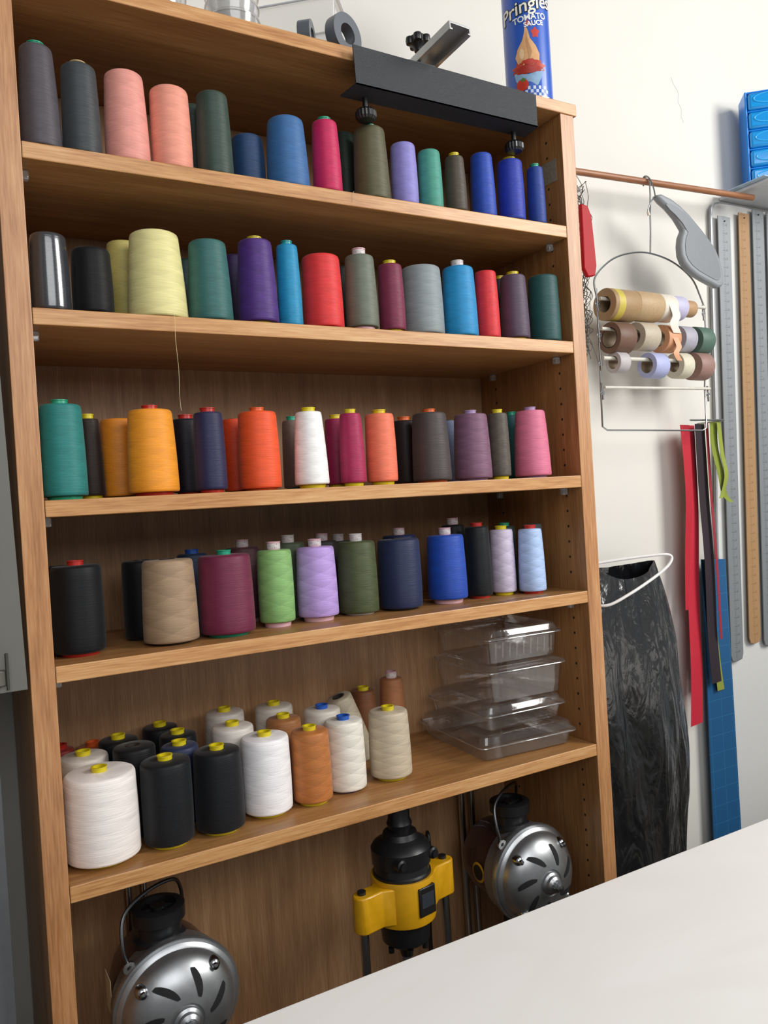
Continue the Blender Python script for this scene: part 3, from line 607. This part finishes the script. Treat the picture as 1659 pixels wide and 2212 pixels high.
tg=tag(mkobj('wire_tangle',mb,plain('#66625b',.4,.6)),'tangled bundle of thin grey wire hanging from rod','wire'); tg['kind']='stuff'

# ------------------------------------------------------------ white board with rulers
pn=[(1.940,2.243),(1.917,2.238),(1.903,2.222),(1.899,2.20),(1.872,1.611),(1.851,1.342),(1.833,.9),(1.81,0.001),(2.6,0.001),(2.65,2.243)]
po=root('white_board','white board with grey rounded trim leaning on wall','board',(1.9,.325,.0))
mkobj('board_sheet',MB().prism([(a-1.9,b) for a,b in pn],.0,.012),plain('#cfcfcc',.4,noise=.02),parent=po,smooth=0)
mkobj('board_trim',MB().tube([(a-1.9,.004,b+(.006 if b<.1 else 0)) for a,b in pn],.0050,8,closed=True),plain('#a2a5a8',.35,.5),parent=po)
def tickmat(name,base,tick,metal,rough,slope=.038,k=.8):
    m,nt,b=nmat(name)
    tc=N(nt,'ShaderNodeTexCoord'); sx=N(nt,'ShaderNodeSeparateXYZ'); nt.links.new(tc.outputs['Object'],sx.inputs[0])
    def tk(per,wd,lo,hi):
        fr=mathn(nt,'FRACT',mathn(nt,'DIVIDE',sx.outputs[2],per)); t=mathn(nt,'LESS_THAN',fr,wd)
        fx=mathn(nt,'ADD',mathn(nt,'MULTIPLY',sx.outputs[2],-slope),sx.outputs[0])
        g=mathn(nt,'GREATER_THAN',fx,lo); l=mathn(nt,'LESS_THAN',fx,hi)
        return mathn(nt,'MULTIPLY',t,mathn(nt,'MULTIPLY',g,l))
    a=tk(.005,.35,-.007,.001); c=tk(.025,.12,-.009,.006); d=tk(.025,.25,.007,.012)
    s=mathn(nt,'MULTIPLY',mathn(nt,'MAXIMUM',mathn(nt,'MAXIMUM',a,c),d),k)
    no=N(nt,'ShaderNodeTexNoise'); no.inputs['Scale'].default_value=40; nt.links.new(tc.outputs['Object'],no.inputs[0])
    s2=mathn(nt,'ADD',s,mathn(nt,'MULTIPLY',no.outputs[0],.15))
    mx=N(nt,'ShaderNodeMix',data_type='RGBA'); mx.inputs[6].default_value=lin(base); mx.inputs[7].default_value=lin(tick)
    nt.links.new(s2,mx.inputs[0]); nt.links.new(mx.outputs[2],b.inputs['Base Color']); b.inputs['Metallic'].default_value=metal; b.inputs['Roughness'].default_value=rough
    return m
def ruler(xt0,xt1,zt,xb0,xb1,zb,m,name,lab,y=.3105,th=.003):
    cx=(xb0+xb1)/2; rt=root(name,lab,'ruler',(cx,y,zb),'rulers hanging on the white board')
    mb=MB().prism([(xb0-cx,0.02),(xb0-cx+.006,.004),(cx-cx,0),(xb1-cx-.006,.004),(xb1-cx,.02),(xt1-cx,zt-zb),(xt0-cx,zt-zb)],0,th)
    mkobj('ruler_blade',mb,m,parent=rt,smooth=0)
    xm=(xt0+xt1)/2-cx
    mkobj('hanging_nail',MB().cyl((xm,-.003,zt-zb-.014),(xm,.0142,zt-zb-.014),.002,10),plain('#4a4a4a',.4,.8),parent=rt)
sr=tickmat('steel_ruler','#8f9396','#55585b',.5,.5,k=.45); wr=tickmat('wooden_ruler','#a37f56','#6a4a28',0,.55,k=.4)
ruler(1.908,1.962,2.197,1.858,1.912,.895,sr,'metal_ruler','long grey steel ruler hanging on white board')
ruler(2.003,2.05,2.218,1.944,1.996,.935,wr,'wooden_ruler','long wooden ruler hanging on white board')
ruler(2.068,2.12,2.235,2.012,2.064,.92,sr,'metal_ruler','long shiny steel ruler hanging on white board')
ruler(2.135,2.19,2.235,2.08,2.135,.92,sr,'metal_ruler','long steel ruler hanging on white board')
m,nt,b=nmat('cutting_mat'); tc=N(nt,'ShaderNodeTexCoord'); br=N(nt,'ShaderNodeTexBrick'); br.offset=0
mp=N(nt,'ShaderNodeMapping'); mp.inputs['Rotation'].default_value=(PI/2,0,0); nt.links.new(tc.outputs['Object'],mp.inputs[0]); nt.links.new(mp.outputs[0],br.inputs['Vector'])
br.inputs['Scale'].default_value=1; br.inputs['Brick Width'].default_value=.05; br.inputs['Row Height'].default_value=.05; br.inputs['Mortar Size'].default_value=.0005
br.inputs['Color1'].default_value=br.inputs['Color2'].default_value=lin('#145280'); br.inputs['Mortar'].default_value=lin('#2a719e')
nt.links.new(br.outputs[0],b.inputs['Base Color']); b.inputs['Roughness'].default_value=.5
tag(mkobj('cutting_mat',MB().prism([(1.75,1.205),(1.853,1.197),(1.857,.001),(1.73,.001)],.308,.311),m,smooth=0),'dark blue gridded cutting mat standing against wall','cutting mat')

def ribbon(pts,w,hexc,lab,y=.29):
    P_=smooth_path([(x,y+dy,z) for x,z,dy in pts],8)
    n=len(P_)
    W=[w[0]+(w[1]-w[0])*i/(n-1) for i in range(n)] if isinstance(w,tuple) else w
    tag(mkobj('hanging_ribbon',MB().strip(P_,W,dirv=(1,.15,0)),plain(hexc,.6,noise=.08,scale=150),smooth=60),lab,'ribbon','ribbons hanging on the wall')
ribbon([(1.683,1.583,0),(1.681,1.4,-.004),(1.668,1.22,.003),(1.650,1.075,0)],(.046,.014),'#b3162a','short red ribbon hanging on wall',.284)
ribbon([(1.714,1.583,0),(1.706,1.35,-.004),(1.696,1.10,.003),(1.685,.90,-.002),(1.676,.752,0)],(.050,.060),'#bd1d33','long red ribbon hanging on wall',.294)
ribbon([(1.737,1.585,0),(1.742,1.4,.003),(1.742,1.2,-.003),(1.744,1.0,.002),(1.748,.86,0)],(.050,.050),'#22141d','dark plum ribbon hanging on wall',.278)
ribbon([(1.757,1.587,0),(1.762,1.4,.003),(1.762,1.2,-.003),(1.770,.98,.002)],(.014,.012),'#8f2230','narrow crimson ribbon hanging on wall',.270)
ribbon([(1.772,1.588,0),(1.779,1.45,.003),(1.772,1.25,-.003),(1.776,1.05,.002),(1.784,.90,0),(1.792,.828,0)],(.028,.036),'#868f34','long lime green ribbon hanging on wall',.300)
ribbon([(1.775,1.588,0),(1.778,1.52,.003),(1.790,1.44,-.003),(1.808,1.385,.002),(1.832,1.362,0)],(.040,.024),'#7c882a','curled olive green ribbon hanging on wall',.262)
ribbon([(1.786,1.588,0),(1.798,1.50,.003),(1.802,1.44,-.003),(1.790,1.39,.002),(1.778,1.375,0)],(.020,.020),'#8b9636','looped olive green ribbon hanging on wall',.254)
tag(mkobj('wire_hook',MB().tube([(1.662,.248,1.592),(1.80,.248,1.592),(1.803,.2507,1.592),(1.803,.338,1.592)],.0025,8),wire),'thin metal wire hook holding the hanging ribbons','hook')

# white hanger + black bag
hg=root('white_hanger','white plastic clothes hanger holding the black bag','hanger',(1.4,.22,1.2))
pts=smooth_path([(-.14,.02,.034),(-.08,.0,.042),(.01,-.03,.047),(.054,-.046,.047),(.066,-.052,.041),(.058,-.057,.030),(.030,-.064,.016),(-.02,-.068,-.004),(-.10,-.066,-.034),(-.16,-.05,-.056),(-.18,-.02,-.045),(-.18,.01,.01)],6,True)
mkobj('hanger_frame',MB().tube(pts,.0036,10,closed=True),plain('#e2e0de',.3),parent=hg)
mkobj('hanger_hook',MB().tube(smooth_path([(-.13,.01,.034),(-.14,.03,.06),(-.145,.07,.08),(-.15,.117,.07)],6),.0022,8),wire,parent=hg)
mb=MB(); NU,NV=160,100; v=[];ff=[]
for j in range(NV):
    t=j/(NV-1); z=1.228-.85*t
    xl=1.20-.08*min(1,t*3)-.03*t; xr=1.478+.045*min(1,t*4)+.036*min(1,t*1.6)-.05*max(0,(t-.72)/.28)+.006*math.sin(14*t)
    cx=(xl+xr)/2; ax=(xr-xl)/2; ay=.030+.030*math.sin(min(1,t*1.3)*PI*.75)
    for i in range(NU):
        a=2*PI*i/NU
        fold=1+.13*math.sin(6*a+2.5*t+1)*(.4+.6*(1-t))+.06*math.sin(11*a-7*t+1.2*math.sin(5*t))+.03*math.sin(19*a+16*t+2*math.sin(9*t))
        fx=1+.012*math.sin(9*t+3*a)
        zz=z
        if t<.15:
            sag=max(0,1-((math.cos(a)-.15)/.75)**2)
            zz-= (1-t/.15)*(.035*sag if math.sin(a)<0 else .006*sag)
        v.append((cx+ax*fx*math.cos(a),.235+ay*math.sin(a)*fold,zz))
for j in range(NV-1):
    for i in range(NU):
        k=(i+1)%NU; ff.append((j*NU+i,j*NU+k,(j+1)*NU+k,(j+1)*NU+i))
ff.append(tuple((NV-1)*NU+i for i in range(NU)))
m,nt,b=nmat('bin_bag'); b.inputs['Base Color'].default_value=lin('#131416'); b.inputs['Roughness'].default_value=.24; b.inputs['Specular IOR Level'].default_value=1.0
b.inputs['Coat Weight'].default_value=.5; b.inputs['Coat Roughness'].default_value=.14
tc=N(nt,'ShaderNodeTexCoord')
def nz(sc,rot,dist,det=5):
    mp=N(nt,'ShaderNodeMapping'); mp.inputs['Scale'].default_value=sc; mp.inputs['Rotation'].default_value=rot
    no=N(nt,'ShaderNodeTexNoise'); no.inputs['Scale'].default_value=1; no.inputs['Detail'].default_value=det; no.inputs['Distortion'].default_value=dist; no.inputs['Roughness'].default_value=.45
    nt.links.new(tc.outputs['Object'],mp.inputs[0]); nt.links.new(mp.outputs[0],no.inputs['Vector']); return no.outputs[0]
hsum=mathn(nt,'ADD',mathn(nt,'MULTIPLY',nz((17,17,4),(0,.35,0),1.2,2),1.0),mathn(nt,'MULTIPLY',nz((38,38,16),(0,.7,0),1.4,3),.22))
bp=N(nt,'ShaderNodeBump'); bp.inputs['Strength'].default_value=.95; bp.inputs['Distance'].default_value=.016
nt.links.new(hsum,bp.inputs['Height']); nt.links.new(bp.outputs[0],b.inputs['Normal']); nt.links.new(bp.outputs[0],b.inputs['Coat Normal'])
bag=tag(mkobj('bin_bag',mb.add(v,ff),m,smooth=180),'shiny black plastic bin bag hung on white hanger','plastic bag')

# ------------------------------------------------------------ left side bits
tag(mkobj('pattern_card',MB().prism([(-.115,1.86),(-.052,1.86),(-.038,1.19),(-.115,1.19)],-.012,-.010),tickmat('pattern_card','#66655e','#4b4a44',0,.5,k=.5),smooth=0),'greyish ruled pattern card hanging beside the bookcase','pattern card')
lt=root('latch','metal latch bracket with dark wooden knob','latch',(-.078,-.01,1.20))
mkobj('latch_plate',MB().box(-.06,.014,-.012,.0698,.0,.022),plain('#6d6a61',.4,.5),parent=lt,bevel=.002)
mkobj('latch_pin',MB().cyl((.015,-.014,-.005),(.015,-.014,.045),.0022,10),plain('#55534d',.4,.8),parent=lt)
mkobj('latch_knob',MB().lathe([(.0001,.0225),(.010,.0225),(.014,.036),(.016,.052),(.010,.066),(.0001,.07)],24,0,Matrix.Translation((-.010,0,0))),plain('#3a2a22',.4),parent=lt)

# ------------------------------------------------------------ table
tb=root('work_table','white marble-effect topped work table','table',(.9,-.9,0))
m,nt,b=nmat('marble_top'); tc=N(nt,'ShaderNodeTexCoord'); no=N(nt,'ShaderNodeTexNoise'); no.inputs['Scale'].default_value=3; no.inputs['Detail'].default_value=8; no.inputs['Distortion'].default_value=1.6
mp=N(nt,'ShaderNodeMapping'); mp.inputs['Scale'].default_value=(1,2,1); mp.inputs['Rotation'].default_value=(0,0,.5); nt.links.new(tc.outputs['Object'],mp.inputs[0]); nt.links.new(mp.outputs[0],no.inputs['Vector'])
r=N(nt,'ShaderNodeValToRGB'); e=r.color_ramp.elements; e[0].position=.35; e[0].color=lin('#f3f1ec'); e[1].position=.62; e[1].color=lin('#f6f4f0')
nt.links.new(no.outputs[0],r.inputs[0]); nt.links.new(r.outputs[0],b.inputs['Base Color']); b.inputs['Roughness'].default_value=.45
mkobj('table_top',MB().box(-1.5,1.75,-1.0,.615,.772,.80),m,parent=tb,bevel=.002,smooth=0)
for sx in (-1.4,1.6):
    for sy in (-.9,.5): mkobj('table_leg',MB().box(sx-.025,sx+.025,sy-.025,sy+.025,0,.772),plain('#8c8f92',.4,.5),parent=tb,bevel=.002,smooth=0)

# ------------------------------------------------------------ lights
scn.view_settings.view_transform='Standard'
w=bpy.data.worlds.new('world'); scn.world=w; w.use_nodes=True
bg=w.node_tree.nodes['Background']; bg.inputs[0].default_value=(.94,.97,1,1); bg.inputs[1].default_value=.22
def area(name,loc,target,sx,sy,pw,colr):
    l=bpy.data.lights.new(name,'AREA'); l.shape='RECTANGLE'; l.size=sx; l.size_y=sy; l.energy=pw; l.color=colr
    o=bpy.data.objects.new(name,l); col.objects.link(o); o.location=loc; o.rotation_euler=(Vector(target)-Vector(loc)).to_track_quat('-Z','Y').to_euler()
area('window_light',(2.9,-2.2,2.9),(.8,.1,1.4),1.4,1.6,98,(1,.985,.955))
area('bounce_fill',(-.1,-3.2,2.8),(.6,.2,1.6),2.4,1.8,52,(.98,.985,1))  # added fill lamp standing in for light bounced off the ceiling
